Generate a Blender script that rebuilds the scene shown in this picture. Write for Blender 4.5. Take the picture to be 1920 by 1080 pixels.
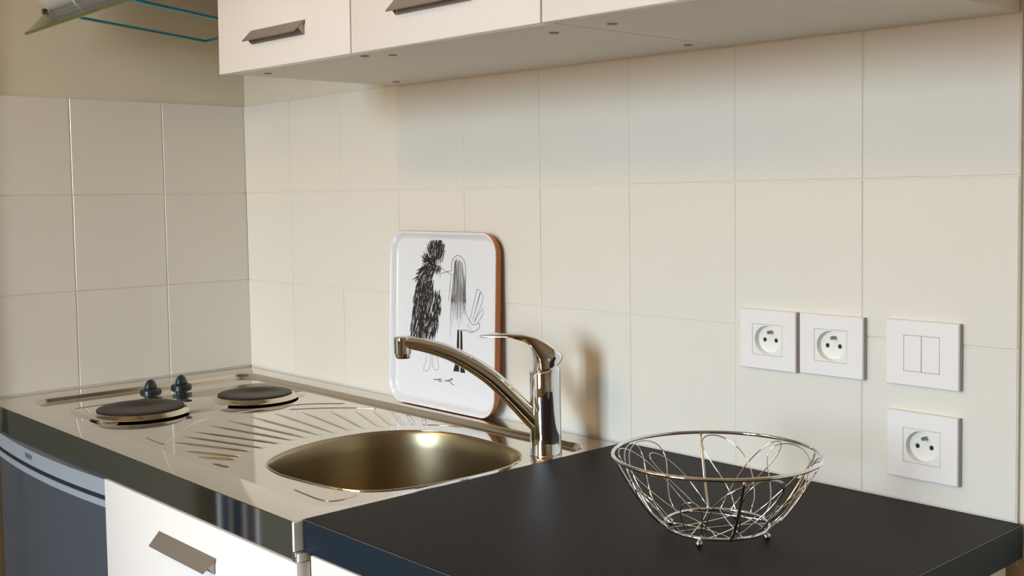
import bpy, bmesh, math, random
from math import sin, cos, pi, radians
from mathutils import Vector, Matrix, Euler
random.seed(7)
for o in list(bpy.data.objects): bpy.data.objects.remove(o)
S = bpy.context.scene
COL = S.collection
H = 0.90          # worktop height above the floor

# ------------------------------------------------------------------ camera
cam = bpy.data.cameras.new('camera'); camo = bpy.data.objects.new('camera', cam); COL.objects.link(camo)
PAN, TILT, ROLL = 0.8252, -0.0579, -0.0149
cam.sensor_width = 36; cam.lens = 2079.99*36/1920
cam.shift_x = (960-989.99)/1920; cam.shift_y = (486.43-540)/1920
cam.clip_start = 0.02; cam.clip_end = 60
F = Vector((-sin(PAN)*cos(TILT), cos(PAN)*cos(TILT), sin(TILT)))
Rv = Vector((cos(PAN), sin(PAN), 0)); Uv = Rv.cross(F)
R2 = Rv*cos(ROLL)+Uv*sin(ROLL); U2 = -Rv*sin(ROLL)+Uv*cos(ROLL)
m = Matrix((R2, U2, -F)).transposed().to_4x4(); m.translation = Vector((2.3521, -1.279, H+0.3922))
camo.matrix_world = m
S.camera = camo

# ------------------------------------------------------------------ world, lights, exposure
w = bpy.data.worlds.new('sky'); S.world = w; w.use_nodes = True
nt = w.node_tree; bg = nt.nodes['Background']
# overcast sky above the horizon, sunlit warm ground and facades below it
tcw = nt.nodes.new('ShaderNodeTexCoord'); sx_ = nt.nodes.new('ShaderNodeSeparateXYZ'); rmp = nt.nodes.new('ShaderNodeValToRGB')
mr = nt.nodes.new('ShaderNodeMapRange'); mr.inputs['From Min'].default_value = -1; mr.inputs['From Max'].default_value = 1
nt.links.new(tcw.outputs['Generated'], sx_.inputs[0]); nt.links.new(sx_.outputs['Z'], mr.inputs['Value']); nt.links.new(mr.outputs[0], rmp.inputs[0]); nt.links.new(rmp.outputs[0], bg.inputs[0])
e = rmp.color_ramp.elements; e[0].position = 0.47; e[0].color = (0.26, 0.18, 0.11, 1); e[1].position = 0.54; e[1].color = (0.66, 0.84, 1.0, 1)
bg.inputs[1].default_value = 36.0
def area(name, loc, rot, sx, sy, power, color):
    l = bpy.data.lights.new(name, 'AREA'); l.shape = 'RECTANGLE'; l.size = sx; l.size_y = sy; l.energy = power; l.color = color
    o = bpy.data.objects.new(name, l); COL.objects.link(o); o.location = loc; o.rotation_euler = rot
    return o
# the balcony window opposite the kitchenette (a sampling portal for the sky) and the warm ceiling lamp
po = area('window_portal', (1.40, -3.93, 1.58), (radians(90), 0, 0), 1.0, 1.56, 10, (1, 1, 1)); po.data.cycles.is_portal = True
area('ceiling_lamp', (0.55, -2.3, 2.40), (0, 0, 0), 0.45, 0.45, 20, (1.0, 0.69, 0.32))
S.view_settings.view_transform = 'Standard'; S.view_settings.look = 'None'
S.view_settings.gamma = 1; S.view_settings.use_curve_mapping = False
S.view_settings.exposure = 0.26

# ------------------------------------------------------------------ materials
def mat(name, col, rough=0.5, metal=0.0, spec=0.5, coat=0.0, var=0.0, vscale=8.0, bump=0.0, bscale=40.0, stretch=None, rvar=0.0, emit=None):
    mt = bpy.data.materials.new(name); mt.use_nodes = True
    nt = mt.node_tree; b = nt.nodes['Principled BSDF']
    b.inputs['Base Color'].default_value = (*col, 1); b.inputs['Roughness'].default_value = rough
    b.inputs['Metallic'].default_value = metal; b.inputs['Specular IOR Level'].default_value = spec
    b.inputs['Coat Weight'].default_value = coat; b.inputs['Coat Roughness'].default_value = 0.05
    tc = nt.nodes.new('ShaderNodeTexCoord'); mp = nt.nodes.new('ShaderNodeMapping')
    nt.links.new(tc.outputs['Object'], mp.inputs[0])
    if stretch: mp.inputs['Scale'].default_value = stretch
    if var or rvar:
        n = nt.nodes.new('ShaderNodeTexNoise'); n.inputs['Scale'].default_value = vscale; n.inputs['Detail'].default_value = 4
        nt.links.new(mp.outputs[0], n.inputs['Vector'])
        if var:
            r = nt.nodes.new('ShaderNodeValToRGB')
            r.color_ramp.elements[0].position = 0.3; r.color_ramp.elements[1].position = 0.7
            r.color_ramp.elements[0].color = (*[max(0, c*(1-var)) for c in col], 1)
            r.color_ramp.elements[1].color = (*[min(1, c*(1+var)) for c in col], 1)
            nt.links.new(n.outputs['Fac'], r.inputs[0]); nt.links.new(r.outputs[0], b.inputs['Base Color'])
        if rvar:
            q = nt.nodes.new('ShaderNodeMapRange'); q.inputs['To Min'].default_value = max(0, rough-rvar); q.inputs['To Max'].default_value = rough+rvar
            nt.links.new(n.outputs['Fac'], q.inputs['Value']); nt.links.new(q.outputs[0], b.inputs['Roughness'])
    if bump:
        n2 = nt.nodes.new('ShaderNodeTexNoise'); n2.inputs['Scale'].default_value = bscale; n2.inputs['Detail'].default_value = 3
        bp = nt.nodes.new('ShaderNodeBump'); bp.inputs['Strength'].default_value = bump; bp.inputs['Distance'].default_value = 0.002
        nt.links.new(mp.outputs[0], n2.inputs['Vector']); nt.links.new(n2.outputs['Fac'], bp.inputs['Height']); nt.links.new(bp.outputs[0], b.inputs['Normal'])
    if emit:
        b.inputs['Emission Color'].default_value = (*emit, 1); b.inputs['Emission Strength'].default_value = 1
    return mt
M = {}
M['tile'] = mat('glazed_white_tile', (0.775, 0.735, 0.65), 0.22, var=0.012, vscale=5, bump=0.10, bscale=9, spec=0.5)
M['grout'] = mat('pale_grout', (0.74, 0.70, 0.63), 0.85)
M['plaster'] = mat('cream_plaster', (0.73, 0.665, 0.52), 0.8, var=0.02, vscale=12, bump=0.15, bscale=120)
M['plaster_tan'] = mat('tan_plaster', (0.50, 0.42, 0.32), 0.8, var=0.03, vscale=12)
M['ceiling'] = mat('cream_ceiling', (0.72, 0.57, 0.37), 0.9)
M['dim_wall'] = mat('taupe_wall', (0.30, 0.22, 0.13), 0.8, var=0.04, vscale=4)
M['floor'] = mat('brown_floor', (0.32, 0.21, 0.13), 0.45, var=0.15, vscale=6, stretch=(1, 8, 1))
M['steel'] = mat('polished_steel', (0.70, 0.655, 0.59), 0.085, 1.0, rvar=0.02, vscale=30)
M['steel_front'] = mat('steel_front', (0.52, 0.53, 0.49), 0.045, 1.0)
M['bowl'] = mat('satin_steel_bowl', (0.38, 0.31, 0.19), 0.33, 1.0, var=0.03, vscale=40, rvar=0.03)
M['chrome'] = mat('chrome', (0.77, 0.79, 0.81), 0.04, 1.0)
M['chrome_rim'] = mat('chrome_ring', (0.72, 0.66, 0.52), 0.14, 1.0)
M['brushed'] = mat('brushed_nickel', (0.43, 0.39, 0.355), 0.42, 0.8, var=0.05, vscale=60, stretch=(1, 20, 20))
M['hotplate'] = mat('cast_iron_plate', (0.024, 0.015, 0.011), 0.48, 0.0, spec=0.3, var=0.35, vscale=18, bump=0.3, bscale=200)
M['knob'] = mat('dark_knob_plastic', (0.012, 0.020, 0.026), 0.35)
M['white_gloss'] = mat('white_gloss_front', (0.86, 0.83, 0.80), 0.22, coat=0.2)
M['white_melamine'] = mat('white_melamine', (0.74, 0.70, 0.62), 0.5)
M['cap'] = mat('beige_screw_cap', (0.32, 0.27, 0.20), 0.5)
M['laminate'] = mat('black_laminate', (0.0105, 0.0065, 0.0060), 0.50, var=0.25, vscale=90, bump=0.25, bscale=500, spec=0.12)
M['laminate_edge'] = mat('black_laminate_edge', (0.007, 0.016, 0.026), 0.5, spec=0.25)
M['laminate_line'] = mat('pale_edge_line', (0.10, 0.085, 0.075), 0.4)  # paler thin strip along the worktop's top edges
M['socket'] = mat('white_socket_plastic', (0.86, 0.82, 0.79), 0.35)
M['socket_well'] = mat('socket_well_plastic', (0.84, 0.82, 0.76), 0.3)
M['socket_side_shade'] = mat('shaded_socket_side', (0.50, 0.43, 0.40), 0.4)  # shade on the plates' right sides, put into a darker colour
M['dark'] = mat('dark_gap', (0.008, 0.007, 0.007), 0.6)
M['pin'] = mat('earth_pin_metal', (0.38, 0.33, 0.28), 0.35, 0.7)
M['tray'] = mat('white_melamine_tray', (0.80, 0.80, 0.82), 0.18, coat=0.3)
M['wood'] = mat('orange_brown_birch', (0.50, 0.165, 0.030), 0.5, var=0.12, vscale=25, stretch=(1, 1, 14))
M['ink'] = mat('black_ink', (0.015, 0.014, 0.013), 0.4)
M['ink_grey'] = mat('grey_ink', (0.17, 0.165, 0.16), 0.4)
M['fridge_trim'] = mat('silver_blue_trim', (0.36, 0.40, 0.45), 0.4, 0.25)
M['fridge_door'] = mat('grey_blue_fridge_door', (0.085, 0.10, 0.12), 0.18, 0.3)
M['fridge_highlight'] = mat('door_edge_highlight', (0.42, 0.43, 0.50), 0.3, 0.4)  # highlight on the door edge as a pale colour
M['groove'] = mat('navy_groove', (0.012, 0.022, 0.045), 0.5)
M['logo'] = mat('grey_badge_print', (0.10, 0.12, 0.14), 0.5)
M['hood'] = mat('white_hood_plastic', (0.62, 0.60, 0.60), 0.4)
M['glass_green'] = mat('green_glass_edge', (0.10, 0.13, 0.035), 0.2)
M['glass_blue'] = mat('blue_glass_edge', (0.004, 0.27, 0.46), 0.15)
M['frame'] = mat('white_window_frame', (0.75, 0.75, 0.74), 0.4)
M['door_paint'] = mat('dark_grey_door_paint', (0.20, 0.205, 0.17), 0.5)
M['curtain_white'] = mat('white_curtain', (0.55, 0.60, 0.66), 0.9)
M['curtain_blue'] = mat('blue_curtain_stripe', (0.05, 0.11, 0.19), 0.9)
M['curtain_plum'] = mat('plum_curtain_stripe', (0.05, 0.025, 0.04), 0.9)
def glassmat(name, tint, refl):
    mt = bpy.data.materials.new(name); mt.use_nodes = True; nt = mt.node_tree; nt.nodes.clear()
    out = nt.nodes.new('ShaderNodeOutputMaterial'); tr = nt.nodes.new('ShaderNodeBsdfTransparent'); tr.inputs[0].default_value = (*tint, 1)
    gl = nt.nodes.new('ShaderNodeBsdfGlossy'); gl.inputs['Roughness'].default_value = 0.03
    mx = nt.nodes.new('ShaderNodeMixShader'); fr = nt.nodes.new('ShaderNodeFresnel'); fr.inputs[0].default_value = refl
    if refl <= 1.0: fr = nt.nodes.new('ShaderNodeValue'); fr.outputs[0].default_value = 0.03
    nt.links.new(fr.outputs[0], mx.inputs[0]); nt.links.new(tr.outputs[0], mx.inputs[1]); nt.links.new(gl.outputs[0], mx.inputs[2]); nt.links.new(mx.outputs[0], out.inputs[0])
    return mt
M['glass'] = glassmat('clear_glass', (0.99, 0.995, 0.99), 1.0)
M['visor_glass'] = glassmat('greenish_visor_glass', (0.90, 0.96, 0.92), 1.5)

# ------------------------------------------------------------------ helpers
def link(name, me, material, parent=None, smooth=False, loc=None, kind=None):
    o = bpy.data.objects.new(name, me); COL.objects.link(o)
    if material is not None and not me.materials: me.materials.append(material)
    if smooth:
        for p in me.polygons: p.use_smooth = True
    if parent: o.parent = parent
    if loc is not None: o.location = loc
    if kind: o['kind'] = kind
    return o
def obj(name, bm, material, parent=None, smooth=False, loc=None, kind=None, angle=None):
    bmesh.ops.recalc_face_normals(bm, faces=bm.faces)
    me = bpy.data.meshes.new(name); bm.to_mesh(me); bm.free()
    o = link(name, me, material, parent, smooth or angle is not None, loc, kind)
    if angle is not None: me.set_sharp_from_angle(angle=radians(angle))
    return o
def empty(name, loc, label, cat, group=None, rot=(0, 0, 0)):
    o = bpy.data.objects.new(name, None); COL.objects.link(o); o.location = loc; o.rotation_euler = rot
    o.empty_display_size = 0.05; o['label'] = label; o['category'] = cat
    if group: o['group'] = group
    return o
def tag(o, label, cat, group=None):
    o['label'] = label; o['category'] = cat
    if group: o['group'] = group
    return o
def box(bm, x0, x1, y0, y1, z0, z1, bev=0.0, seg=2):
    r = bmesh.ops.create_cube(bm, size=1); vs = r['verts']
    for v in vs: v.co = Vector(((x0+x1)/2+v.co.x*(x1-x0), (y0+y1)/2+v.co.y*(y1-y0), (z0+z1)/2+v.co.z*(z1-z0)))
    if bev:
        es = list({e for v in vs for e in v.link_edges})
        bmesh.ops.bevel(bm, geom=es, offset=bev, segments=seg, affect='EDGES', profile=0.5)
def bxo(name, b, material, parent=None, bev=0.0, seg=2, kind=None):
    bm = bmesh.new(); box(bm, *b, bev=bev, seg=seg)
    return obj(name, bm, material, parent, kind=kind, angle=40 if bev else None)
def prism(bm, pts, axis, a, b):
    # closed outline pts (2D) extruded along axis between a and b
    def P(p, t):
        return {'x': (t, p[0], p[1]), 'y': (p[0], t, p[1]), 'z': (p[0], p[1], t)}[axis]
    A = [bm.verts.new(P(p, a)) for p in pts]; B = [bm.verts.new(P(p, b)) for p in pts]
    n = len(pts)
    for i in range(n): bm.faces.new((A[i], A[(i+1) % n], B[(i+1) % n], B[i]))
    bm.faces.new(A[::-1]); bm.faces.new(B)
def loft(bm, rings, cap0=True, cap1=True, closed=True):
    V = [[bm.verts.new(p) for p in r] for r in rings]
    n = len(V[0])
    for a, b in zip(V, V[1:]):
        for i in range(n if closed else n-1):
            bm.faces.new((a[i], a[(i+1) % n], b[(i+1) % n], b[i]))
    if cap0: bm.faces.new(V[0][::-1])
    if cap1: bm.faces.new(V[-1])
    return V
def circle(cx, cy, z, r, n=64, a0=0):
    return [Vector((cx+r*cos(a0+2*pi*i/n), cy+r*sin(a0+2*pi*i/n), z)) for i in range(n)]
def lathe(bm, prof, cx=0, cy=0, n=64, cap0=True, cap1=True):
    return loft(bm, [circle(cx, cy, z, r, n) for r, z in prof], cap0, cap1)
def tube(bm, pts, r, n=8, closed=False):
    pts = [Vector(p) for p in pts]; N = len(pts); rings = []
    up = Vector((0, 0, 1)); prev = None
    for i, p in enumerate(pts):
        if closed: t = (pts[(i+1) % N]-pts[i-1]).normalized()
        else: t = (pts[min(i+1, N-1)]-pts[max(i-1, 0)]).normalized()
        if prev is None:
            a = t.cross(up)
            if a.length < 1e-3: a = t.cross(Vector((1, 0, 0)))
            a.normalize()
        else:
            a = prev-t*prev.dot(t); a.normalize()
        prev = a; b = t.cross(a)
        rr = r(i/(N-1)) if callable(r) else r
        rings.append([p+a*rr*cos(2*pi*k/n)+b*rr*sin(2*pi*k/n) for k in range(n)])
    if closed:
        V = [[bm.verts.new(q) for q in g] for g in rings]
        # match the twist of the seam
        best = min(range(n), key=lambda s: sum((V[0][(k+s) % n].co-V[-1][k].co).length for k in range(n)))
        for i in range(N):
            A = V[i]; B = V[(i+1) % N]; s = best if i == N-1 else 0
            for k in range(n): bm.faces.new((A[k], A[(k+1) % n], B[(k+1+s) % n], B[(k+s) % n]))
    else: loft(bm, rings)
def rrect(x0, x1, y0, y1, r, n=8):
    out = []
    for cx, cy, a in ((x1-r, y1-r, 0), (x0+r, y1-r, pi/2), (x0+r, y0+r, pi), (x1-r, y0+r, 3*pi/2)):
        for k in range(n+1): out.append((cx+r*cos(a+k*pi/2/n), cy+r*sin(a+k*pi/2/n)))
    return out
def catmull(P, n=8, closed=True):
    out = []; N = len(P)
    P = [Vector((*p, 0)) if len(p) == 2 else Vector(p) for p in P]
    R = range(N) if closed else range(N-1)
    for i in R:
        g = (lambda k: P[k % N]) if closed else (lambda k: P[max(0, min(N-1, k))])
        a, b, c, d = g(i-1), g(i), g(i+1), g(i+2)
        for k in range(n):
            t = k/n
            out.append(0.5*((2*b)+(c-a)*t+(2*a-5*b+4*c-d)*t*t+(3*b-a-3*c+d)*t**3))
    if not closed: out.append(P[-1].copy())
    return out
def planar(bm, outer, holes, z):
    """flat sheet with holes; returns list of vert loops (outer, *holes)"""
    loops = []; edges = []
    for L in [outer]+holes:
        vs = [bm.verts.new((p[0], p[1], z)) for p in L]
        loops.append(vs)
        for i in range(len(vs)): edges.append(bm.edges.new((vs[i], vs[(i+1) % len(vs)])))
    bmesh.ops.triangle_fill(bm, use_beauty=True, use_dissolve=False, edges=edges)
    return loops
def struct(o):
    o['kind'] = 'structure'; return o

# ------------------------------------------------------------------ room shell
RX, RY, RZ = 4.2, -3.9, 2.5
struct(bxo('floor', (-0.15, RX+0.15, RY-0.15, 0.15, -0.1, 0), M['floor']))
struct(bxo('ceiling', (-0.15, RX+0.15, RY-0.15, 0.15, RZ, RZ+0.1), M['ceiling']))
wb = struct(bxo('wall_back', (-0.15, RX+0.15, 0.007, 0.15, 0, RZ), M['plaster']))
wl = struct(bxo('wall_left', (-0.15, -0.007, RY, 0.007, 0, RZ), M['plaster']))
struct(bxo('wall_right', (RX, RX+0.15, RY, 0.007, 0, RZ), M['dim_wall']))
# wall opposite the kitchenette, with the window opening
bm = bmesh.new()
wx0, wx1, wz0, wz1 = 0.90, 1.90, 0.80, 2.36
box(bm, -0.15, wx0, RY-0.15, RY, 0, RZ); box(bm, wx1, RX+0.15, RY-0.15, RY, 0, RZ)
box(bm, wx0, wx1, RY-0.15, RY, 0, wz0); box(bm, wx0, wx1, RY-0.15, RY, wz1, RZ)
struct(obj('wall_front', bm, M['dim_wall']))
bm = bmesh.new(); fy0, fy1 = RY-0.08, RY-0.02
for b in ((wx0, wx0+0.06, wz0, wz1), (wx1-0.06, wx1, wz0, wz1), (wx0, wx1, wz0, wz0+0.06), (wx0, wx1, wz1-0.06, wz1), ((wx0+wx1)/2-0.05, (wx0+wx1)/2+0.05, wz0, wz1)):
    box(bm, b[0], b[1], fy0, fy1, b[2], b[3])
struct(obj('window_1', bm, M['frame']))
# dark door in the left wall, in front of the kitchenette (seen mirrored in the steel front)
d1 = struct(bxo('door_1', (-0.007, 0.03, -2.3, -0.625, 0, 2.05), M['door_paint'], bev=0.003))

# tile field: the grout bed and every single tile
Z1, ZP = H+0.0020, 0.2021
def tile_mesh(wd, ht, axis):
    bm = bmesh.new(); g = 0.0009
    x0, x1, z0, z1 = g, wd-g, g, ht-g
    if axis == 'y': box(bm, x0, x1, 0, 0.006, z0, z1)
    else: box(bm, -0.006, 0, -x1, -x0, z0, z1)
    if axis == 'y': es = [e for e in bm.edges if all(v.co.y < 0.001 for v in e.verts)]
    else: es = [e for e in bm.edges if all(v.co.x > -0.001 for v in e.verts)]
    bmesh.ops.bevel(bm, geom=es, offset=0.0009, segments=1, affect='EDGES')
    bmesh.ops.recalc_face_normals(bm, faces=bm.faces)
    me = bpy.data.meshes.new('tile'); bm.to_mesh(me); bm.free(); me.materials.append(M['tile'])
    return me
gb = bxo('grout_bed', (0.0, 1.800, 0.0012, 0.0068, H-0.05, Z1+3*ZP-0.001), M['grout'], wb)
gl = bxo('grout_bed', (-0.0068, -0.0012, -0.805, 0.0, H-0.05, Z1+3*ZP-0.001), M['grout'], wl)
tb = tile_mesh(0.2, ZP, 'y'); tl = tile_mesh(0.2013, ZP, 'x')
rj = random.Random(3)
for k in range(9):
    for j in range(3):
        o = link('tile', tb, None, wb, loc=(0.2*k, rj.uniform(-0.0003, 0.0003), Z1+ZP*j))
        o.rotation_euler = (rj.uniform(-.0016, .0016), 0, rj.uniform(-.0016, .0016))
for k in range(4):
    for j in range(3):
        o = link('tile', tl, None, wl, loc=(rj.uniform(-0.0003, 0.0003), 0.002-0.2013*k, Z1+ZP*j))
        o.rotation_euler = (0, rj.uniform(-.0016, .0016), rj.uniform(-.0016, .0016))

# ------------------------------------------------------------------ steel hob and sink unit
L_, D_ = 1.1810, -0.591
unit = empty('sink_unit', (0, 0, H), 'one-piece stainless steel kitchenette top with hob, drainer and round sink', 'sink')
SZ = -0.008
def G(p):      # from the outline read on the worktop plane to the pressed plane below it
    return (2.3521+1.0204*(p[0]-2.3521), -1.279+1.0204*(p[1]+1.279))
SH = 0.0    # sheet level
bm = bmesh.new()
RO = lambda i: rrect(0.078, 1.168, -0.534, -0.050, 0.045, 10)
def ringz(pts, z): return [Vector((p[0], p[1], z)) for p in pts]
lo = planar(bm, [(0.001, D_), (L_, D_), (L_, -0.001), (0.001, -0.001)], [RO(0)], 0)
# slope down into the pressed work area (wider at the wall side)
def slope_ring(t):
    a = RO(0); b = rrect(0.088, 1.160, -0.526, -0.0565, 0.038, 10)
    s = (1-cos(pi*t))/2
    return [Vector((p[0]*(1-t)+q[0]*t, p[1]*(1-t)+q[1]*t, SZ*s)) for p, q in zip(a, b)]
rings = [slope_ring(t) for t in (0.08, 0.25, 0.5, 0.75, 0.92)]
prev = lo[1]
def bridge(A, B):
    n = len(A)
    for i in range(n): bm.faces.new((A[i], A[(i+1) % n], B[(i+1) % n], B[i]))
for r in rings:
    V = [bm.verts.new(p) for p in r]; bridge(prev, V); prev = V
inner = rrect(0.088, 1.160, -0.526, -0.0565, 0.038, 10)
bowl_pts = [(0.885, -0.460), (0.838, -0.395), (0.816, -0.315), (0.824, -0.235), (0.862, -0.175), (0.930, -0.141), (1.025, -0.139), (1.102, -0.152), (1.148, -0.190),
            (1.168, -0.250), (1.168, -0.335), (1.146, -0.425), (1.098, -0.466), (1.015, -0.481), (0.945, -0.482)]
bowl_pts = [G(p) for p in bowl_pts]
bowl_loop = [(p.x, p.y) for p in catmull(bowl_pts, 6)]
plat = [G(p) for p in rrect(0.240, 0.436, -0.520, -0.104, 0.03, 8)]
sheet = planar(bm, inner, [plat, bowl_loop], SZ)
bmesh.ops.remove_doubles(bm, verts=bm.verts, dist=1e-5)
# hob platform
bm.verts.ensure_lookup_table()
def offs(pts, d):
    c = Vector((sum(p[0] for p in pts)/len(pts), sum(p[1] for p in pts)/len(pts)))
    n = len(pts); out = []
    for i in range(n):
        a = Vector(pts[i-1]); b = Vector(pts[(i+1) % n]); t = (b-a).normalized(); nn = Vector((t.y, -t.x))
        if nn.dot(Vector(pts[i])-c) < 0: nn = -nn
        out.append((pts[i][0]+nn.x*d, pts[i][1]+nn.y*d))
    return out
A = [bm.verts.new((p[0], p[1], SZ)) for p in plat]
for ins, z in ((0.0015, SZ+0.0006), (0.0040, SZ+0.0030), (0.0055, SZ+0.0036)):
    B = [bm.verts.new((p[0], p[1], z)) for p in offs(plat, -ins)]; bridge(A, B); A = B
bm.faces.new(A)
# front fascia and back/side edges of the pressed top
top = obj('steel_top', bm, M['steel'], unit, angle=50)
bowlp = [(p[0], p[1]) for p in bowl_loop]
bm = bmesh.new(); c = Vector((0.957, -0.29))
def scaled(k, z): return [Vector((c.x+(p[0]-c.x)*k, c.y+(p[1]-c.y)*k, z)) for p in bowlp]
rg = [scaled(1.006, SZ+0.0008), scaled(0.998, SZ+0.0010), scaled(0.988, SZ-0.001), scaled(0.978, SZ-0.006), scaled(0.965, SZ-0.03), scaled(0.945, SZ-0.09), scaled(0.915, SZ-0.128), scaled(0.86, SZ-0.145), scaled(0.76, SZ-0.152), scaled(0.15, SZ-0.158)]
loft(bm, rg, cap0=False, cap1=True)
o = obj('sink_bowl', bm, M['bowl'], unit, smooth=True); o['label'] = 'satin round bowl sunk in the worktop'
bm = bmesh.new(); tube(bm, [(p[0], p[1], SZ+0.0006) for p in bowlp], 0.0011, 6, closed=True)
obj('bowl_rim', bm, M['steel'], unit, smooth=True)
bm = bmesh.new(); lathe(bm, [(0.040, SZ-0.1565), (0.040, SZ-0.153), (0.034, SZ-0.152), (0.028, SZ-0.155), (0.004, SZ-0.1555)], 0.957, -0.29, 40)
obj('drain', bm, M['chrome'], unit, angle=40)
# front fascia, with a thin diagonal line and end cap
bm = bmesh.new(); box(bm, 0.001, L_-0.004, D_, D_+0.012, -0.0485, -0.0006, 0.0008, 1)
o = obj('front_fascia', bm, M['steel_front'], unit); o['label'] = 'dark mirror-like steel front edge'
bm = bmesh.new(); tube(bm, [(0.7674, D_-0.0003, -0.0472), (0.812, D_-0.0003, -0.022), (0.8512, D_-0.0003, -0.0024)], 0.0009, 5); obj('fascia_line', bm, M['chrome'], unit)  # thin diagonal chrome line across the fascia
bxo('end_cap', (L_-0.0035, L_+0.001, D_-0.001, D_+0.02, -0.037, -0.0004), M['socket'], unit, bev=0.0005, seg=1)
bxo('end_clip', (L_-0.0035, L_+0.006, D_-0.002, D_+0.02, -0.0495, -0.0375), M['chrome'], unit, bev=0.001, seg=1)
# drainer ribs: from the photographed pattern, (outer end) -> (inner end near the bowl)
ribs = [((0.782, -0.5288), (0.8348, -0.4832)), ((0.7533, -0.5279+0.004), (0.822, -0.472)), ((0.6893, -0.5143), (0.812, -0.458)), ((0.6487, -0.4953), (0.8, -0.440)), ((0.6186, -0.4634), (0.795, -0.4140)),
        ((0.5938, -0.4353), (0.785, -0.3800)), ((0.5629, -0.3924), (0.779, -0.3521)), ((0.5485, -0.3494), (0.7770, -0.3262)), ((0.5483, -0.3041), (0.7780, -0.3000)),
        ((0.5555, -0.2573), (0.7810, -0.2734)), ((0.5786, -0.2153), (0.7838, -0.2448)), ((0.6086, -0.1736), (0.7896, -0.2198)), ((0.6431, -0.1416), (0.7972, -0.1930)),
        ((0.6741, -0.1215), (0.8038, -0.1717)), ((0.7103, -0.1062), (0.8133, -0.1556)), ((0.7450, -0.0963), (0.8237, -0.1429)), ((0.785, -0.0905), (0.8407, -0.1319))]
ribs[0] = ((0.8298, -0.5190), (0.868, -0.5125)); ribs[1] = ((0.775, -0.5150), (0.8320, -0.4832))
ribs[2] = ((0.722, -0.5110), (0.820, -0.4700))
for a, b in ribs:
    a = Vector((*G(a), SZ)); b = Vector((*G(b), SZ)); d = (b-a).normalized(); n = Vector((-d.y, d.x, 0)); L = (b-a).length
    bm = bmesh.new(); rr = []
    for t in (0, 0.02, 0.06, 0.25, 0.5, 0.8, 0.95, 1.0):
        wdt = 0.0022+0.0024*min(1, t*1.2); hh = 0.0020*min(1, max(t*8, 0.05))*min(1, (1-t)*12+0.08)
        p = a+d*L*t
        rr.append([p+n*wdt*cos(q)+Vector((0, 0, 1))*hh*sin(q) for q in [pi*k/6 for k in range(7)]])
    loft(bm, rr, False, False, closed=False)
    obj('drainer_rib', bm, M['steel'], unit, smooth=True)
# shallow curved beads pressed around the drainer and in the front corner
def bead(name, pts, r=0.0013):
    pts = [G(p) for p in pts]
    bm = bmesh.new(); tube(bm, [Vector((p.x, p.y, SZ-0.0002)) for p in catmull(pts, 8, closed=False)], r, 6)
    obj(name, bm, M['steel'], unit, smooth=True)
bead('pressed_bead', [(0.585, -0.513), (0.650, -0.514), (0.640, -0.505), (0.600, -0.470), (0.550, -0.425), (0.520, -0.390), (0.500, -0.330), (0.500, -0.24), (0.520, -0.17), (0.57, -0.115)])
bead('pressed_bead', [(0.542, -0.2216), (0.575, -0.172), (0.615, -0.132), (0.655, -0.1025)])
bead('pressed_bead', [(0.8437, -0.129), (0.865, -0.112), (0.90, -0.098)])
bead('pressed_bead', [(1.050, -0.512), (1.120, -0.514), (1.138, -0.500), (1.135, -0.470)])
# hotplates
for cx, cy, r in ((0.333, -0.413, 0.0790), (0.358, -0.188, 0.0730)):
    bm = bmesh.new(); z0 = SZ+0.0037
    lathe(bm, [(r+0.0125, z0-0.0005), (r+0.0100, z0+0.0006), (r+0.0062, z0+0.0030), (r+0.0040, z0+0.0066), (r+0.0010, z0+0.0074), (r-0.0010, z0+0.0060), (r-0.004, z0+0.002)], cx, cy, 96, True, True)
    ring = obj('hotplate_rim', bm, M['chrome_rim'], unit, angle=60)
    bm = bmesh.new()
    lathe(bm, [(r-0.0035, z0+0.002), (r-0.0012, z0+0.0062), (r-0.0005, z0+0.0095), (r-0.003, z0+0.0105), (r*0.62, z0+0.0105), (r*0.60, z0+0.0098), (r*0.30, z0+0.0098), (r*0.28, z0+0.0090), (0.003, z0+0.0088)], cx, cy, 96)
    o = obj('hotplate', bm, M['hotplate'], unit, angle=35); o['label'] = 'dark cast-iron electric hotplate'
    if r > 0.075: bxo('plate_tab', (cx+0.012, cx+0.030, cy+r-0.004, cy+r+0.010, 0.0068, 0.0100), M['dark'], o, bev=0.001, seg=1)
# control knobs
for kx, ky in ((0.120, -0.299), (0.113, -0.228)):
    KZ = SZ+0.0002
    k = bmesh.new(); lathe(k, [(0.0215, KZ), (0.0215, KZ+0.004), (0.0190, KZ+0.0070), (0.012, KZ+0.008)], kx, ky, 40)
    kb = obj('control_knob', k, M['knob'], unit, angle=35)
    g = bmesh.new(); rr = []
    for z, a, b in ((KZ+0.006, 0.0150, 0.0125), (KZ+0.012, 0.0140, 0.0110), (KZ+0.018, 0.0125, 0.0095), (KZ+0.0225, 0.0095, 0.0072), (KZ+0.0255, 0.0055, 0.0042), (KZ+0.0268, 0.0020, 0.0016)):
        rr.append([Vector((kx+b*cos(q)*cos(.5)-a*sin(q)*sin(.5), ky+b*cos(q)*sin(.5)+a*sin(q)*cos(.5), z)) for q in [2*pi*i/24 for i in range(24)]])
    loft(g, rr); obj('knob_grip', g, M['knob'], kb, smooth=True)

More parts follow.
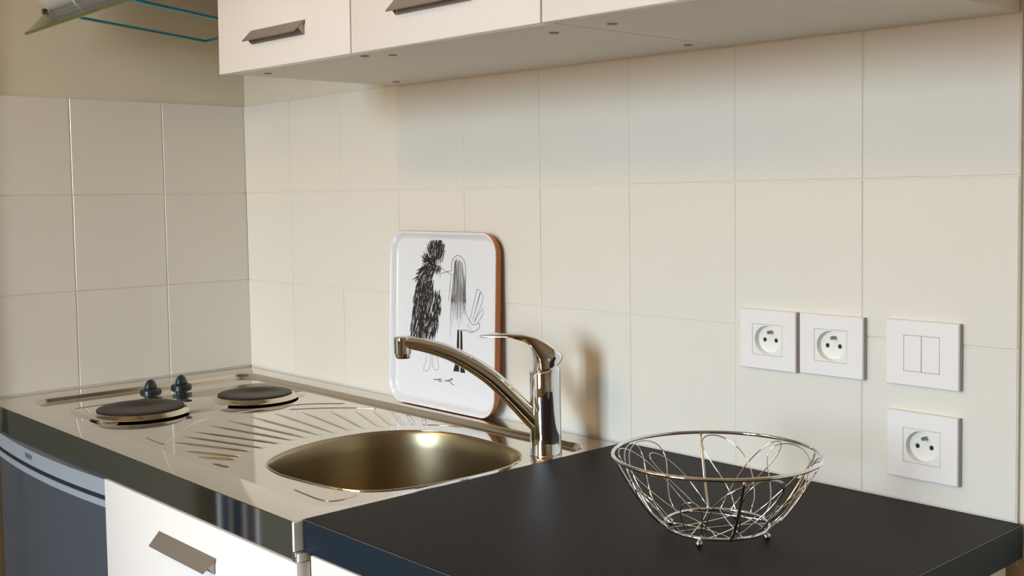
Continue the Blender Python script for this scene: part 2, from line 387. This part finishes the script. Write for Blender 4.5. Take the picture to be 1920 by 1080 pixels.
# ------------------------------------------------------------------ black worktop
wt = empty('worktop', (1.5, -0.3, H), 'matt black laminate worktop carrying the wire basket, right of the sink', 'worktop')
wt.location = (0, 0, 0)
X0, X1, YF = 1.1835, 1.807, -0.580
bxo('laminate_slab', (X0, X1, YF+0.001, -0.001, H-0.0375, H+0.002), M['laminate'], wt, bev=0.0008, seg=1)
bxo('edge_band', (X0, X1+0.0005, YF-0.0004, YF+0.0008, H-0.0375, H+0.0012), M['laminate_edge'], wt)
bxo('edge_band', (X1-0.0006, X1+0.0008, YF, -0.001, H-0.0375, H+0.0012), M['laminate_edge'], wt)

bxo('edge_line', (X0, X1+0.0008, YF-0.0005, YF+0.0004, H+0.0012, H+0.0018), M['laminate_line'], wt)
bxo('edge_line', (X1+0.0002, X1+0.0009, YF, -0.001, H+0.0012, H+0.0018), M['laminate_line'], wt)

# ------------------------------------------------------------------ base units
def handle(parent, x0, x1, y, zt, drop=0.020, out=0.017, lipdrop=0.017):
    """folded sheet handle: a leg on the door and a lip leaning out from its top edge"""
    t = 0.0016
    bm = bmesh.new()
    prof = [(y, zt), (y-out, zt-lipdrop), (y-out-t*0.4, zt-lipdrop+t), (y-t*0.3, zt+t*1.4), (y, zt+t*1.4)]
    n = len(prof); A = [bm.verts.new((x0+(0.002 if p[0] < y-0.01 else 0), p[0], p[1])) for p in prof]
    B = [bm.verts.new((x1-(0.006 if p[0] < y-0.01 else 0), p[0], p[1])) for p in prof]
    for i in range(n): bm.faces.new((A[i], A[(i+1) % n], B[(i+1) % n], B[i]))
    bm.faces.new(A[::-1]); bm.faces.new(B)
    h = obj('handle', bm, M['brushed'], parent)
    bxo('back_leg', (x0+0.006, x1-0.004, y-t, y, zt-drop, zt), M['brushed'], h)
    for xx in (x0+0.003, x1-0.0046):
        bm = bmesh.new(); prism(bm, [(y-t, zt-0.001), (y-t, zt-drop), (y-out*0.62, zt-lipdrop*0.62)], 'x', xx, xx+0.0016)
        obj('end_web', bm, M['brushed'], h)
    return h
bc = empty('base_cabinet', (0.897, -0.3, 0), 'white base cabinet under the sink with a slanted metal drawer handle', 'cabinet')
bc.location = (0, 0, 0)
def carcass(bm, x0, x1, y0, y1, z0, z1, t=0.018):
    box(bm, x0, x0+t, y0, y1, z0, z1); box(bm, x1-t, x1, y0, y1, z0, z1)
    box(bm, x0+t, x1-t, y0, y1, z0, z0+t); box(bm, x0+t, x1-t, y1-t, y1, z0+t, z1)
bm = bmesh.new(); carcass(bm, 0.600, 1.190, -0.570, -0.03, 0.10, H-0.165); box(bm, 0.600, 0.618, -0.570, -0.03, H-0.165, H-0.0505); box(bm, 1.172, 1.190, -0.570, -0.03, H-0.165, H-0.0505)
box(bm, 0.618, 1.172, -0.570, -0.555, H-0.09, H-0.0505)
obj('body', bm, M['white_melamine'], bc)
bxo('plinth', (0.600, 1.190, -0.535, -0.52, 0, 0.10), M['white_melamine'], bc)
dr = bxo('door', (0.598, 1.1845, -0.591, -0.572, 0.11, H-0.0515), M['white_gloss'], bc, bev=0.0012)
handle(dr, 0.798, 0.975, -0.5912, H-0.0955)
bc2 = empty('base_cabinet', (0, 0, 0), 'white base cabinet under the black worktop, mostly below the frame', 'cabinet')
bm = bmesh.new(); carcass(bm, 1.202, 1.801, -0.560, -0.03, 0.10, H-0.0385)
obj('body', bm, M['white_melamine'], bc2)
bxo('plinth', (1.202, 1.790, -0.525, -0.51, 0, 0.10), M['white_melamine'], bc2)
dr2 = bxo('door', (1.2005, 1.801, -0.581, -0.562, 0.11, H-0.0395), M['white_gloss'], bc2, bev=0.0012)
handle(dr2, 1.40, 1.57, -0.5812, H-0.26)

# fridge under the hob
fr = empty('fridge', (0, 0, 0), 'grey-blue undercounter fridge with silver top trim, left of the white drawer', 'fridge')
bxo('cabinet_shell', (0.012, 0.590, -0.545, -0.04, 0.02, H-0.060), M['fridge_door'], fr, bev=0.004)
def bow(x): return -0.572-0.016*(1-((x-0.300)/0.29)**2)
def bowed(name, z0, z1, x0, x1, extra, material, parent, bev=0.0):
    bm = bmesh.new(); N = 24; pts = [(x0, -0.548)]
    for i in range(N+1):
        x = x0+(x1-x0)*i/N; e = 0
        if i in (0, N): e = 0.006
        pts.append((x, bow(x)-extra+e))
    pts.append((x1, -0.548)); prism(bm, pts, 'z', z0, z1)
    return obj(name, bm, material, parent, angle=30)
bowed('top_trim', H-0.0890, H-0.0620, 0.010, 0.592, 0.001, M['fridge_trim'], fr)
bxo('top_gap_shade', (0.012, 0.590, -0.562, -0.555, H-0.0640, H-0.0500), M['dark'], fr)  # dark strip standing in for the shadow below the fascia
bowed('groove', H-0.0965, H-0.0890, 0.012, 0.590, -0.004, M['groove'], fr)
fd = bowed('door', 0.06, H-0.0965, 0.010, 0.592, 0.001, M['fridge_door'], fr)
bowed('door_trim', H-0.1080, H-0.0966, 0.010, 0.592, 0.0022, M['fridge_trim'], fd)
bm = bmesh.new(); tube(bm, [(0.5865, -0.5725, 0.07), (0.5865, -0.5725, H-0.108)], 0.0058, 14); obj('edge_highlight', bm, M['fridge_highlight'], fd, smooth=True)  # pale tube painting the vertical highlight on the door's right edge
# blurred little maker badge: six illegible grey strokes
bm = bmesh.new(); x = 0.222
for i in range(6):
    yb = bow(x+0.003)-0.0014; box(bm, x, x+0.0046, yb-0.0004, yb+0.001, H-0.0765, H-0.0695-(0.0015 if i % 2 else 0)); x += 0.0062
box(bm, 0.221, 0.259, bow(0.24)-0.0013, bow(0.24)+0.001, H-0.0790, H-0.0775)
obj('badge', bm, M['logo'], fr)

# ------------------------------------------------------------------ upper cabinets
def upper(x0, x1, splits, label, caps, handles):
    e = empty('upper_cabinet', (1.2, 0, H+0.5985), label, 'cabinet', 'white wall cabinets', rot=(0, 0.0125, 0))
    dx = -1.2
    bm = bmesh.new(); z0, z1 = 0.0, 0.72; t = 0.016; a, b = x0+dx+0.001, x1+dx-0.001
    box(bm, a, b, -0.351, -0.0015, z0, z0+t); box(bm, a, b, -0.351, -0.0015, z1-t, z1)
    box(bm, a, a+t, -0.351, -0.0015, z0+t, z1-t); box(bm, b-t, b, -0.351, -0.0015, z0+t, z1-t); box(bm, a+t, b-t, -0.012, -0.0015, z0+t, z1-t)
    obj('body', bm, M['white_melamine'], e)
    for i in range(len(splits)-1):
        d = bxo('door', (splits[i]+dx+0.0015, splits[i+1]+dx-0.0015, -0.3697, -0.3525, -0.0015, 0.72), M['white_gloss'], e, bev=0.001)
        if handles[i]: handle(d, handles[i][0]+dx, handles[i][1]+dx, -0.3699, handles[i][2])
    for cx, cy in caps:
        bm = bmesh.new(); lathe(bm, [(0.0065, 0.0002), (0.0065, -0.0012), (0.005, -0.0016)], cx+dx, cy, 20)
        obj('screw_cap', bm, M['cap'], e, angle=40)
    return e
upper(0.598, 1.396, [0.598, 0.998, 1.396], 'white wall cabinet with two doors, nearest the corner', [(0.662, -0.312), (0.675, -0.055), (0.975, -0.330), (1.012, -0.306), (1.336, -0.290), (1.368, -0.063)], [(0.711, 0.877, 0.0585), (1.107, 1.273, 0.0600)])
upper(1.396, 1.799, [1.396, 1.799], 'white wall cabinet above the sockets, at the right end', [(1.438, -0.292)], [None])

# ------------------------------------------------------------------ cooker hood (glass visor)
hd = empty('cooker_hood', (0, 0, 0), 'white cooker hood with green-edged glass visor and blue glass edges, top left', 'hood')
bm = bmesh.new()
def hsec(x, k):
    pr = [(-0.470, 0.772), (-0.488, 0.792), (-0.492, 0.83), (-0.482, 0.90), (-0.40, 0.99), (-0.30, 1.04), (0.0, 1.05), (0.0, 1.00), (-0.20, 0.985), (-0.34, 0.93), (-0.40, 0.85), (-0.43, 0.79), (-0.452, 0.772)]
    c = (-0.40, 0.87)
    return [Vector((x, c[0]+(p[0]-c[0])*k if p[0] < -0.3 else p[0], H+c[1]+(p[1]-c[1])*k if p[0] < -0.3 else H+p[1])) for p in pr]
loft(bm, [hsec(0.052, 0.72), hsec(0.058, 0.88), hsec(0.072, 0.97), hsec(0.10, 1.0), hsec(0.52, 1.0), hsec(0.548, 0.97), hsec(0.562, 0.88), hsec(0.568, 0.72)])
obj('hood_body', bm, M['hood'], hd, angle=50)
# tilted glass visor in front: lower front edge and upper edge tucked under the body
g = [(0.060, -0.4999, 0.7255), (0.590, -0.4999, 0.7235), (0.590, -0.452, 0.778), (0.060, -0.455, 0.776)]
bm = bmesh.new(); vs = [Vector((p[0], p[1], H+p[2])) for p in g]
nrm = (vs[1]-vs[0]).cross(vs[3]-vs[0]).normalized()*0.002
loft(bm, [[v-nrm for v in vs], [v+nrm for v in vs]]); vis = obj('visor', bm, M['visor_glass'], hd)
bm = bmesh.new(); box(bm, 0.060, 0.590, -0.5035, -0.4990, H+0.7225, H+0.7270); obj('visor_edge', bm, M['glass_green'], vis)
bm = bmesh.new(); tube(bm, [vs[0], vs[3]], 0.0012, 6); obj('visor_edge', bm, M['cap'], vis)
bm = bmesh.new(); lathe(bm, [(0.005, 0), (0.005, 0.008), (0.003, 0.010)], 0, 0, 16); o = obj('visor_pin', bm, M['dark'], hd, angle=40); o.location = (0.055, -0.462, H+0.768)
# flat lower pane with blue shining edges
q = [(0.2225, -0.456, 0.740), (0.0712, -0.126, 0.740), (0.3060, -0.126, 0.740), (0.4624, -0.456, 0.740)]
vq = [Vector((p[0], p[1], H+p[2])) for p in q]
bm = bmesh.new(); loft(bm, [[v+Vector((0, 0, -.002)) for v in vq], [v+Vector((0, 0, .002)) for v in vq]]); pane = obj('glass_pane', bm, M['glass'], hd)
for i, wd in ((0, 0.0021), (1, 0.0012), (2, 0.0052)):
    a, b = vq[i], vq[i+1]; d = (b-a).normalized(); n = Vector((-d.y, d.x, 0))*wd
    bm = bmesh.new(); loft(bm, [[a-n+Vector((0, 0, -.0024)), a+n+Vector((0, 0, -.0024)), a+n+Vector((0, 0, .0024)), a-n+Vector((0, 0, .0024))], [b-n+Vector((0, 0, -.0024)), b+n+Vector((0, 0, -.0024)), b+n+Vector((0, 0, .0024)), b-n+Vector((0, 0, .0024))]])
    obj('pane_edge', bm, M['glass_blue'], pane)
bm = None
for p in (vq[0], vq[3]):
    bm = bmesh.new(); tube(bm, [p+Vector((0, 0.004, 0)), p+Vector((0, -0.012, 0.032))], 0.002, 6); obj('pane_bracket', bm, M['hood'], hd)

# ------------------------------------------------------------------ sockets and switch
def frame_plate(bm, w_, h_, hw, hh, y0=-0.009):
    # bevelled square plate with a square opening in the middle
    def sq(a, b, y): return [Vector((-a, y, -b)), Vector((a, y, -b)), Vector((a, y, b)), Vector((-a, y, b))]
    rings = [sq(w_/2, h_/2, 0), sq(w_/2, h_/2, y0+0.001), sq(w_/2-0.001, h_/2-0.001, y0), sq(hw, hh, y0), sq(hw, hh, y0+0.004)]
    loft(bm, rings, False, False)
def socket(x, z, w_, h_, label):
    e = empty('wall_socket', (x, 0.0, z), label, 'socket', 'white wall sockets')
    bm = bmesh.new(); frame_plate(bm, w_, h_, 0.0245, 0.0215); obj('plate', bm, M['socket'], e)
    sd = bxo('plate_side_shade', (w_/2-0.0002, w_/2+0.0008, -0.0085, 0.0, -h_/2+0.0005, h_/2-0.0005), M['socket_side_shade'], e)  # shaded right side painted as a darker strip
    # insert with the round well
    bm = bmesh.new(); n = 48; R0 = 0.0198
    sqr = rrect(-0.0241, 0.0241, -0.0211, 0.0211, 0.001, 11)
    # order starts at angle 0..: same count as circle
    m_ = len(sqr); cir = []
    for p in sqr:
        pass
    AN = [2*pi*i/n for i in range(n)]; ca = math.atan2(0.0211, 0.0241)
    AN[6], AN[18], AN[30], AN[42] = ca, pi-ca, pi+ca, 2*pi-ca
    cir = [(R0*1.04*cos(q_), R0*sin(q_)) for q_ in AN]
    sqr = []
    for i in range(n):
        c_, s_ = cos(AN[i]), sin(AN[i]); k_ = 1/max(abs(c_)/0.0241, abs(s_)/0.0211); sqr.append((c_*k_, s_*k_))
    rings = [[Vector((p[0], -0.0050, p[1])) for p in sqr], [Vector((p[0], -0.0088, p[1])) for p in sqr], [Vector((p[0], -0.0088, p[1])) for p in cir], [Vector((p[0]*.985, -0.0080, p[1]*.985)) for p in cir], [Vector((p[0]*0.96, -0.0012, p[1]*0.96)) for p in cir], [Vector((p[0]*0.94, -0.0006, p[1]*0.94)) for p in cir], [Vector((p[0]*0.02, -0.0006, p[1]*0.02)) for p in cir]]
    loft(bm, rings, False, True); ins = obj('insert', bm, M['socket_well'], e, angle=30)
    for hx in (-0.0092, 0.0092):
        bm = bmesh.new(); loft(bm, [[Vector((hx+0.0027*cos(q_), yy, -0.0008+0.0030*sin(q_))) for q_ in [2*pi*i/16 for i in range(16)]] for yy in (-0.0011, -0.0007)])
        obj('pin_hole', bm, M['dark'], ins)
    bm = bmesh.new(); tube(bm, [(0.002, -0.0008, 0.0105), (0.002, -0.0098, 0.0105), (0.002, -0.0112, 0.0105)], lambda t: 0.0024 if t < 0.9 else 0.0013, 14)
    obj('earth_pin', bm, M['pin'], ins, angle=40)
    return e
socket(1.4593, H+0.1882, 0.0915, 0.0822, 'leftmost white socket of the upper pair above the wire basket')
socket(1.5584, H+0.1890, 0.0945, 0.0806, 'white wall socket beside the double switch, right one of the upper pair')
socket(1.6860, H+0.0748, 0.0930, 0.0834, 'lone white wall socket directly below the double switch')
sw = empty('light_switch', (1.6854, 0.0, H+0.1900), 'white double rocker light switch above the lone socket', 'switch')
bm = bmesh.new(); frame_plate(bm, 0.0955, 0.0812, 0.0236, 0.0226); obj('plate', bm, M['socket'], sw)
bxo('plate_side_shade', (0.04755, 0.0486, -0.0085, 0.0, -0.040, 0.040), M['socket_side_shade'], sw)  # same painted shade on the switch's right side
bxo('plate_back', (-0.0240, 0.0240, -0.0052, -0.0042, -0.0228, 0.0228), M['dark'], sw)
for a, b in ((-0.0232, -0.0003), (0.0003, 0.0232)):
    bxo('rocker', (a, b, -0.0092, -0.0054, -0.0222, 0.0222), M['socket'], sw, bev=0.0004, seg=1)

# ------------------------------------------------------------------ tray leaning on the wall
tr = empty('serving_tray', (0.755, -0.034, H+0.0015), 'white rounded tray with a drawing of two kissing birds, leaning on the wall', 'tray', rot=(-0.036, 0, 0))
HW, HT = 0.156, 0.327
def tl_ring(ins, y, r):
    return [Vector((p[0], y, p[1])) for p in rrect(-HW+ins, HW-ins, ins, HT-ins, max(r-ins*0.7, .006), 12)]
bm = bmesh.new()
loft(bm, [tl_ring(0.0012, 0.0012, 0.038), tl_ring(0.0008, 0.0002, 0.038), tl_ring(0.002, -0.0004, 0.038), tl_ring(0.0042, 0.0002, 0.038), tl_ring(0.009, 0.0075, 0.038), tl_ring(0.0125, 0.0108, 0.038), tl_ring(0.017, 0.012, 0.038)], False, True)
obj('tray_face', bm, M['tray'], tr, angle=60)
bm = bmesh.new()
loft(bm, [tl_ring(0.0010, 0.0010, 0.038), tl_ring(0.0, 0.0014, 0.038), tl_ring(0.0008, 0.0045, 0.038), tl_ring(0.0040, 0.0150, 0.038), tl_ring(0.0065, 0.0185, 0.038), tl_ring(0.012, 0.0205, 0.038)], False, True)
o = obj('tray_back', bm, M['wood'], tr, angle=60); o['label'] = 'orange-brown wooden outer side'
# the printed drawing, flat ink ribbons on the tray face
def ribbon(bm, pts, w0, y, taper=True):
    P = [Vector((p[0]/1000-0.0075, 0, p[1]/1000)) for p in pts]; V = []
    N = len(P)
    for i, p in enumerate(P):
        t = (P[min(i+1, N-1)]-P[max(i-1, 0)]); t = t.normalized() if t.length else Vector((0, 0, 1)); n = Vector((-t.z, 0, t.x))
        w = w0/2000*((0.35+0.65*sin(pi*min(1, (i+0.4)/(N-0.2)))) if taper else 1)
        V.append((bm.verts.new(p+n*w+Vector((0, y, 0))), bm.verts.new(p-n*w+Vector((0, y, 0)))))
    for a, b in zip(V, V[1:]): bm.faces.new((a[0], b[0], b[1], a[1]))
def sm(pts, n=4): return [(p.x, p.y) for p in catmull(pts, n, closed=False)]
rd = random.Random(11)
YI = 0.01175
body = [(-17.0,304.9),(-8.8,304.6),(2.4,296.5),(1.9,277.4),(-2.0,260.7),(-12.2,259.5),(-17.5,253.7),(-5.8,241.4),(-1.4,218.7),(-1.8,188.0),(-8.7,156.8),(-27.1,134.8),(-50.2,129.0),(-80.3,130.4),(-94.3,134.6),(-89.4,161.3),(-85.5,195.8),(-78.0,222.5),(-73.1,241.0),(-60.6,263.7),(-45.9,278.5),(-37.7,296.8)]
def inside(x, y, P):
    c = False
    for i in range(len(P)):
        x1, y1 = P[i-1]; x2, y2 = P[i]
        if (y1 > y) != (y2 > y) and x < (x2-x1)*(y-y1)/(y2-y1)+x1: c = not c
    return c
bm = bmesh.new(); cnt = 0; k = 0
for i in range(150):
    x, y = rd.uniform(-52, -14), rd.uniform(252, 275); ang = radians(rd.uniform(95, 165)-(x+14)*0.8)
    L = rd.uniform(8, 15); ribbon(bm, [(x+L*t*cos(ang), y+L*t*sin(ang)) for t in (0, .35, .7, 1)], rd.uniform(.8, 1.7), YI)
while cnt < 1250 and k < 15000:
    k += 1; x = rd.uniform(-96, 4); y = rd.uniform(128, 306)
    if not inside(x, y, body): continue
    cnt += 1
    if y > 240:                     # ruffled head: strokes radiate up and outwards
        ang = radians(90+(-20-x)*1.3+rd.uniform(-12, 12)); L = rd.uniform(9, 17)
        if y < 266: ang = radians(222+(x+45)*0.5+rd.uniform(-12, 12)); L = rd.uniform(12, 20)
    else: ang = radians(258+(x+45)*0.12+rd.uniform(-9, 9)); L = rd.uniform(10, 20)
    if 222 < y < 258 and x > -24: continue
    c_ = rd.uniform(-0.1, 0.1)
    pts = [(x+L*t*cos(ang+c_*t), y+L*t*sin(ang+c_*t)) for t in (0, .35, .7, 1)]
    ribbon(bm, pts, rd.uniform(0.8, 1.9), YI-0.00001*rd.random())
for i in range(30):
    x = rd.uniform(-36, -2); ribbon(bm, [(x, 285+rd.uniform(0, 10)), (x+rd.uniform(-3, 3), 300), (x+rd.uniform(-4, 4), 312+rd.uniform(-8, 3))], 1.5, YI)
line = lambda pts, w=0.9, n=4: ribbon(bm, sm(pts, n), w, YI-0.00002, False)
for P in ([(-17.5,251.1),(-8.1,260.5),(28.6,248.5)], [(-5.8,241.4),(-5.1,248.6),(28.4,256.8)]): ribbon(bm, P, 0.9, YI-.00002, False)
line([(28.6,248.5),(25.2,235.2),(22.2,214.8),(19.2,199.5)])
line([(28.4,256.8),(27.1,266.8),(32.1,277.1),(40.0,283.1),(47.9,283.8),(57.8,280.4),(65.0,271.9),(68.3,257.1),(67.9,232.3),(63.6,207.1)], 1.0)
line([(63.6,207.1),(67.0,187.4),(77.0,170.7),(90.6,161.8),(105.8,165.4),(108.9,160.7),(102.2,154.0),(87.0,147.9),(75.4,149.4),(67.6,150.1),(44.0,148.2)])
for P in ([(77.0,170.7),(82.8,173.6),(98.1,221.4),(101.9,224.8),(107.9,223.9),(107.3,217.0),(88.6,169.0)], [(88.6,169.0),(108.8,217.1),(114.4,218.6),(116.4,212.6),(112.8,200.2),(92.5,165.6)], [(92.5,165.6),(113.0,190.4),(116.8,188.2),(116.2,180.8),(102.0,166.3)], [(75.2,163.1),(83.1,151.3),(94.7,149.7)],
          [(-45.5,104.3),(-46.2,83.8),(-54.4,64.7),(-34.6,70.7),(-31.9,103.0)], [(-26.5,103.5),(-25.0,74.3),(-7.5,72.3),(-15.3,104.6)], [(-32.6,139.5),(-32.3,101.4)], [(-21.8,143.0),(-21.5,101.1)],
          [(42.0,279.9),(38.3,263.5),(32.7,238.1),(28.0,207.6)]): line(P, 0.7, 3)
for P in ([(-22.6,50.8),(-11.4,52.6),(1.0,54.7)], [(-8.0,52.9),(-5.5,48.8),(-2.3,52.3),(-0.2,48.9),(3.5,53.4)], [(11.2,51.8),(13.3,54.0),(15.3,51.7),(18.1,54.6),(20.6,52.8),(23.3,56.7)], [(22.2,52.5),(30.2,58.5),(33.4,58.3),(26.2,51.4),(38.5,47.8)]): line(P, 1.3, 2)
for P in ([(46.0,148.3),(51.1,148.8),(52.3,73.5),(35.2,72.9),(44.0,95.3)], [(54.7,147.8),(59.8,148.2),(62.5,97.1),(69.6,72.9),(55.8,72.6)]):
    bm.faces.new([bm.verts.new((p[0]/1000-.0075, YI-.00001, p[1]/1000)) for p in P])
o = obj('printed_drawing', bm, M['ink'], tr)
bm = bmesh.new()
for i in range(46):
    u = i/45; x0_ = 31+u*36; xt = 22+u*52
    e0 = rd.uniform(205, 280) if rd.random() < .5 else 276; e1 = rd.uniform(125+abs(u-.1)*30, 215)
    P = [(x0_+(44-x0_)*.35, min(e0, 279-abs(x0_-46)*.35)), (x0_, 235+rd.uniform(-10, 10)), (x0_*.5+xt*.5-1, 200), (xt if e1 < 170 else x0_*.6+xt*.4, e1)]
    if P[0][1] > P[1][1] > 200: ribbon(bm, sm(P, 3), rd.uniform(.45, .9), YI-.00003)
o = obj('printed_hair', bm, M['ink_grey'], tr); o['label'] = 'long grey pencil-line hair of the right bird'

# ------------------------------------------------------------------ tap
BX, BY = G((1.149, -0.137))
fa = empty('kitchen_faucet', (BX, BY, H+SZ+0.0004), 'chrome single-lever mixer tap with a long arched spout, by the bowl', 'faucet', rot=(0, 0, radians(180+50)))
fa.scale = (1.0204, 1.0204, 1.0204)
# local: +x is the spout direction
R_ = 0.0237
bm = bmesh.new(); n = 64
def cut(r, z0, tiltk): return [Vector((r*cos(q), r*sin(q), z0+tiltk*r*cos(q))) for q in [2*pi*i/n for i in range(n)]]
loft(bm, [cut(R_+0.0006, 0.0, 0), cut(R_+0.0006, 0.0035, 0), cut(R_, 0.0045, 0), cut(R_, 0.03, 0), cut(R_-0.0002, 0.090, 0), cut(R_, 0.126, 0.0), cut(R_-0.0006, 0.1285, -0.10), cut(R_*0.72, 0.134, -0.28), cut(R_*0.66, 0.1335, -0.28)])
obj('tap_body', bm, M['chrome'], fa, angle=40)
# spout: flat-topped arched arm
bm = bmesh.new(); sp = catmull([(0.004, 0.040, 0), (0.022, 0.058, 0), (0.045, 0.083, 0), (0.078, 0.1165, 0), (0.108, 0.1385, 0), (0.138, 0.1555, 0), (0.170, 0.1670, 0), (0.197, 0.1735, 0), (0.219, 0.1755, 0)], 5, closed=False)
rings = []
for i, p in enumerate(sp):
    t = i/(len(sp)-1); a = sp[min(i+1, len(sp)-1)]-sp[max(i-1, 0)]; a.normalize(); nv = Vector((-a.y, 0, a.x))
    hh = 0.0145-0.0055*t
    ww = 0.0165-0.0035*t
    c_ = Vector((p.x, 0, p.y)); ring = []
    for k in range(28):
        q_ = 2*pi*k/28; cx_, cy_ = cos(q_), sin(q_); e_ = 0.75
        ring.append(c_+Vector((0, 1, 0))*ww*math.copysign(abs(cx_)**e_, cx_)+nv*hh*math.copysign(abs(cy_)**e_, cy_))
    rings.append(ring)
loft(bm, rings); obj('spout', bm, M['chrome'], fa, angle=50)
bm = bmesh.new(); lathe(bm, [(0.0105, 0.184), (0.0132, 0.1825), (0.0136, 0.176), (0.0136, 0.1590), (0.0118, 0.1575), (0.0116, 0.1535), (0.0095, 0.1530)], 0.212, 0, 40)
hd_ = obj('spout_head', bm, M['chrome'], fa, angle=40)
bm = bmesh.new(); lathe(bm, [(0.0098, 0.1534), (0.0098, 0.1512), (0.0070, 0.1508)], 0.212, 0, 32); obj('aerator', bm, M['dark'], hd_, angle=40)
# lever: hub wedge and the long blade sweeping forward
prof = [(0.0185, 0.1270), (0.0188, 0.1480), (0.0205, 0.1600), (0.0260, 0.1690), (0.0360, 0.1755), (0.0520, 0.1795), (0.0720, 0.1805), (0.0900, 0.1795), (0.0960, 0.1800), (0.0972, 0.1812), (0.0950, 0.1825),
        (0.0780, 0.1845), (0.0560, 0.1855), (0.0340, 0.1848), (0.0140, 0.1805), (-0.0040, 0.1715), (-0.0170, 0.1615), (-0.0260, 0.1535), (-0.0278, 0.1490), (-0.0262, 0.1420), (-0.0235, 0.1405), (-0.0100, 0.1365), (0.0050, 0.1318)]
def lw(sx, z):
    w_ = 0.0205 if sx < 0.014 else (0.0205-0.0075*min(1, (sx-0.014)/0.03) if sx < 0.07 else 0.013-0.006*((sx-0.07)/0.027)**2)
    if sx < -0.014: w_ = 0.0205-0.0045*((-0.014-sx)/0.014)**2
    if z < 0.158: w_ = math.sqrt(max(1e-6, 0.0222**2-min(abs(sx), 0.0218)**2))*0.92+0.002
    return max(w_, 0.003)
pc = Vector((0.012, 0.163))
bm = bmesh.new(); rings = []
for v, k_ in [(q, (1-abs(q)**3.2)**0.42*0.45+0.55) for q in (-1, -0.985, -0.95, -0.88, -0.76, -0.58, -0.3, 0, 0.3, 0.58, 0.76, 0.88, 0.95, 0.985, 1)]:
    dz = 0.0012*(1-v*v)
    ring = []
    for p in prof:
        if p[1] < 0.171 and p[0] < 0.03:                  # round hub above the body
            b_ = min(1, max(0, (p[1]-0.142)/0.022))
            xs = math.sqrt(max(0.0, 1-(v*0.985)**2)); x_ = p[0]*(xs*(1-b_)+b_*(0.55+0.45*k_)); y_ = v*(0.0222*(1-b_)+0.0208*b_); z_ = p[1]
            if p[1] < 0.1415: z_ = 0.1322-0.28*x_
            ring.append(Vector((x_, y_, z_)))
        else:
            ring.append(Vector((p[0] if p[0] > 0.05 else pc.x+(p[0]-pc.x)*(0.5+0.5*k_), v*lw(*p), (0.1815+(p[1]-0.1815)*k_ if p[0] > 0.05 else pc.y+(p[1]-pc.y)*(0.6+0.4*k_))+dz)))
    rings.append(ring)
loft(bm, rings); lvr = obj('lever', bm, M['chrome'], fa, angle=75)
bm = bmesh.new(); loft(bm, [cut(R_*0.72, 0.1300, -0.28), cut(R_*0.72, 0.1400, -0.28)])
obj('lever_neck', bm, M['dark'], lvr, angle=50)

# ------------------------------------------------------------------ wire basket
KX, KY = 1.575, -0.273
bk = empty('wire_basket', (KX, KY, H+0.002), 'round chrome wire fruit basket with looping wires, standing on the black worktop', 'basket')
RB, RT, ZB, ZT = 0.0595, 0.1180, 0.0105, 0.0915
def surf(u, th):      # u 0..1 from the base ring to the rim
    r = RB+(RT-RB)*(u**0.80); return Vector((r*cos(th), r*sin(th), ZB+(ZT-ZB)*(u**1.12)))
def ring_obj(name, r, z, t, n=96):
    bm = bmesh.new(); tube(bm, [(r*cos(2*pi*i/n), r*sin(2*pi*i/n), z) for i in range(n)], t, 10, closed=True)
    return obj(name, bm, M['chrome'], bk, smooth=True)
ring_obj('rim', RT, ZT, 0.0022); ring_obj('base_ring', RB, ZB, 0.0019)
for d in (137, 52, -38, -130):
    bm = bmesh.new(); tube(bm, [surf(u/10, radians(d))*1.0 for u in range(11)], 0.0017, 8)
    obj('upright', bm, M['chrome'], bk, smooth=True)
for d in (-71, 17, 105, 193):
    a = radians(d); bm = bmesh.new()
    bmesh.ops.create_uvsphere(bm, u_segments=20, v_segments=12, radius=0.0042, matrix=Matrix.Translation((RB*cos(a), RB*sin(a), 0.0042)))
    obj('foot', bm, M['chrome'], bk, smooth=True)
rw = random.Random(5)
for i in range(15):
    t0 = 2*pi*i/15+rw.uniform(-.06, .06); wd = rw.choice([0.20, 0.34, 0.50, 0.62]); lean = rw.uniform(-0.75, 0.75); topu = rw.choice([0.80, 0.97, 0.66, 0.97])
    bm = bmesh.new(); pts = []
    for k in range(25):
        s = k/24; u = topu*(sin(pi*s)**0.75); th = t0+wd*(-cos(pi*s))*(0.45+0.55*sin(pi*s))*1.1+lean*u
        p = surf(u, th); pts.append(p*0.995)
    tube(bm, pts, 0.00075, 6); obj('wire_loop', bm, M['chrome'], bk, smooth=True)
for i in range(9):
    a = 2*pi*i/9+0.3; b = a+radians(rw.uniform(105, 150)); bm = bmesh.new()
    A_ = Vector((RB*cos(a), RB*sin(a), ZB)); B_ = Vector((RB*cos(b), RB*sin(b), ZB)); mid = (A_+B_)/2*rw.uniform(0.3, 1.5); mid.z = ZB-0.0005+0.0002*i
    tube(bm, [A_*(1-t)**2+mid*2*t*(1-t)+B_*t*t for t in [k/14 for k in range(15)]], 0.00075, 6)
    obj('base_wire', bm, M['chrome'], bk, smooth=True)

# ------------------------------------------------------------------ striped curtain beside the dark door (mirrored in the steel front)
cu = empty('striped_curtain', (0, 0, 0), 'blue and white striped curtain, seen only mirrored in the steel front edge', 'curtain')
y = -1.06
for wdt, mt in ((0.009, 'curtain_white'), (0.018, 'curtain_blue'), (0.008, 'curtain_white'), (0.018, 'curtain_blue'), (0.009, 'curtain_white'), (0.030, 'curtain_plum'), (0.009, 'curtain_white')):
    bm = bmesh.new(); N = 8
    top_ = [(0.055+0.010*sin((y-wdt*i/N)*60), y-wdt*i/N) for i in range(N+1)]
    prism(bm, top_+[(p[0]+0.003, p[1]) for p in top_[::-1]], 'z', 0.05, 2.0)
    obj('stripe', bm, M[mt], cu); y -= wdt
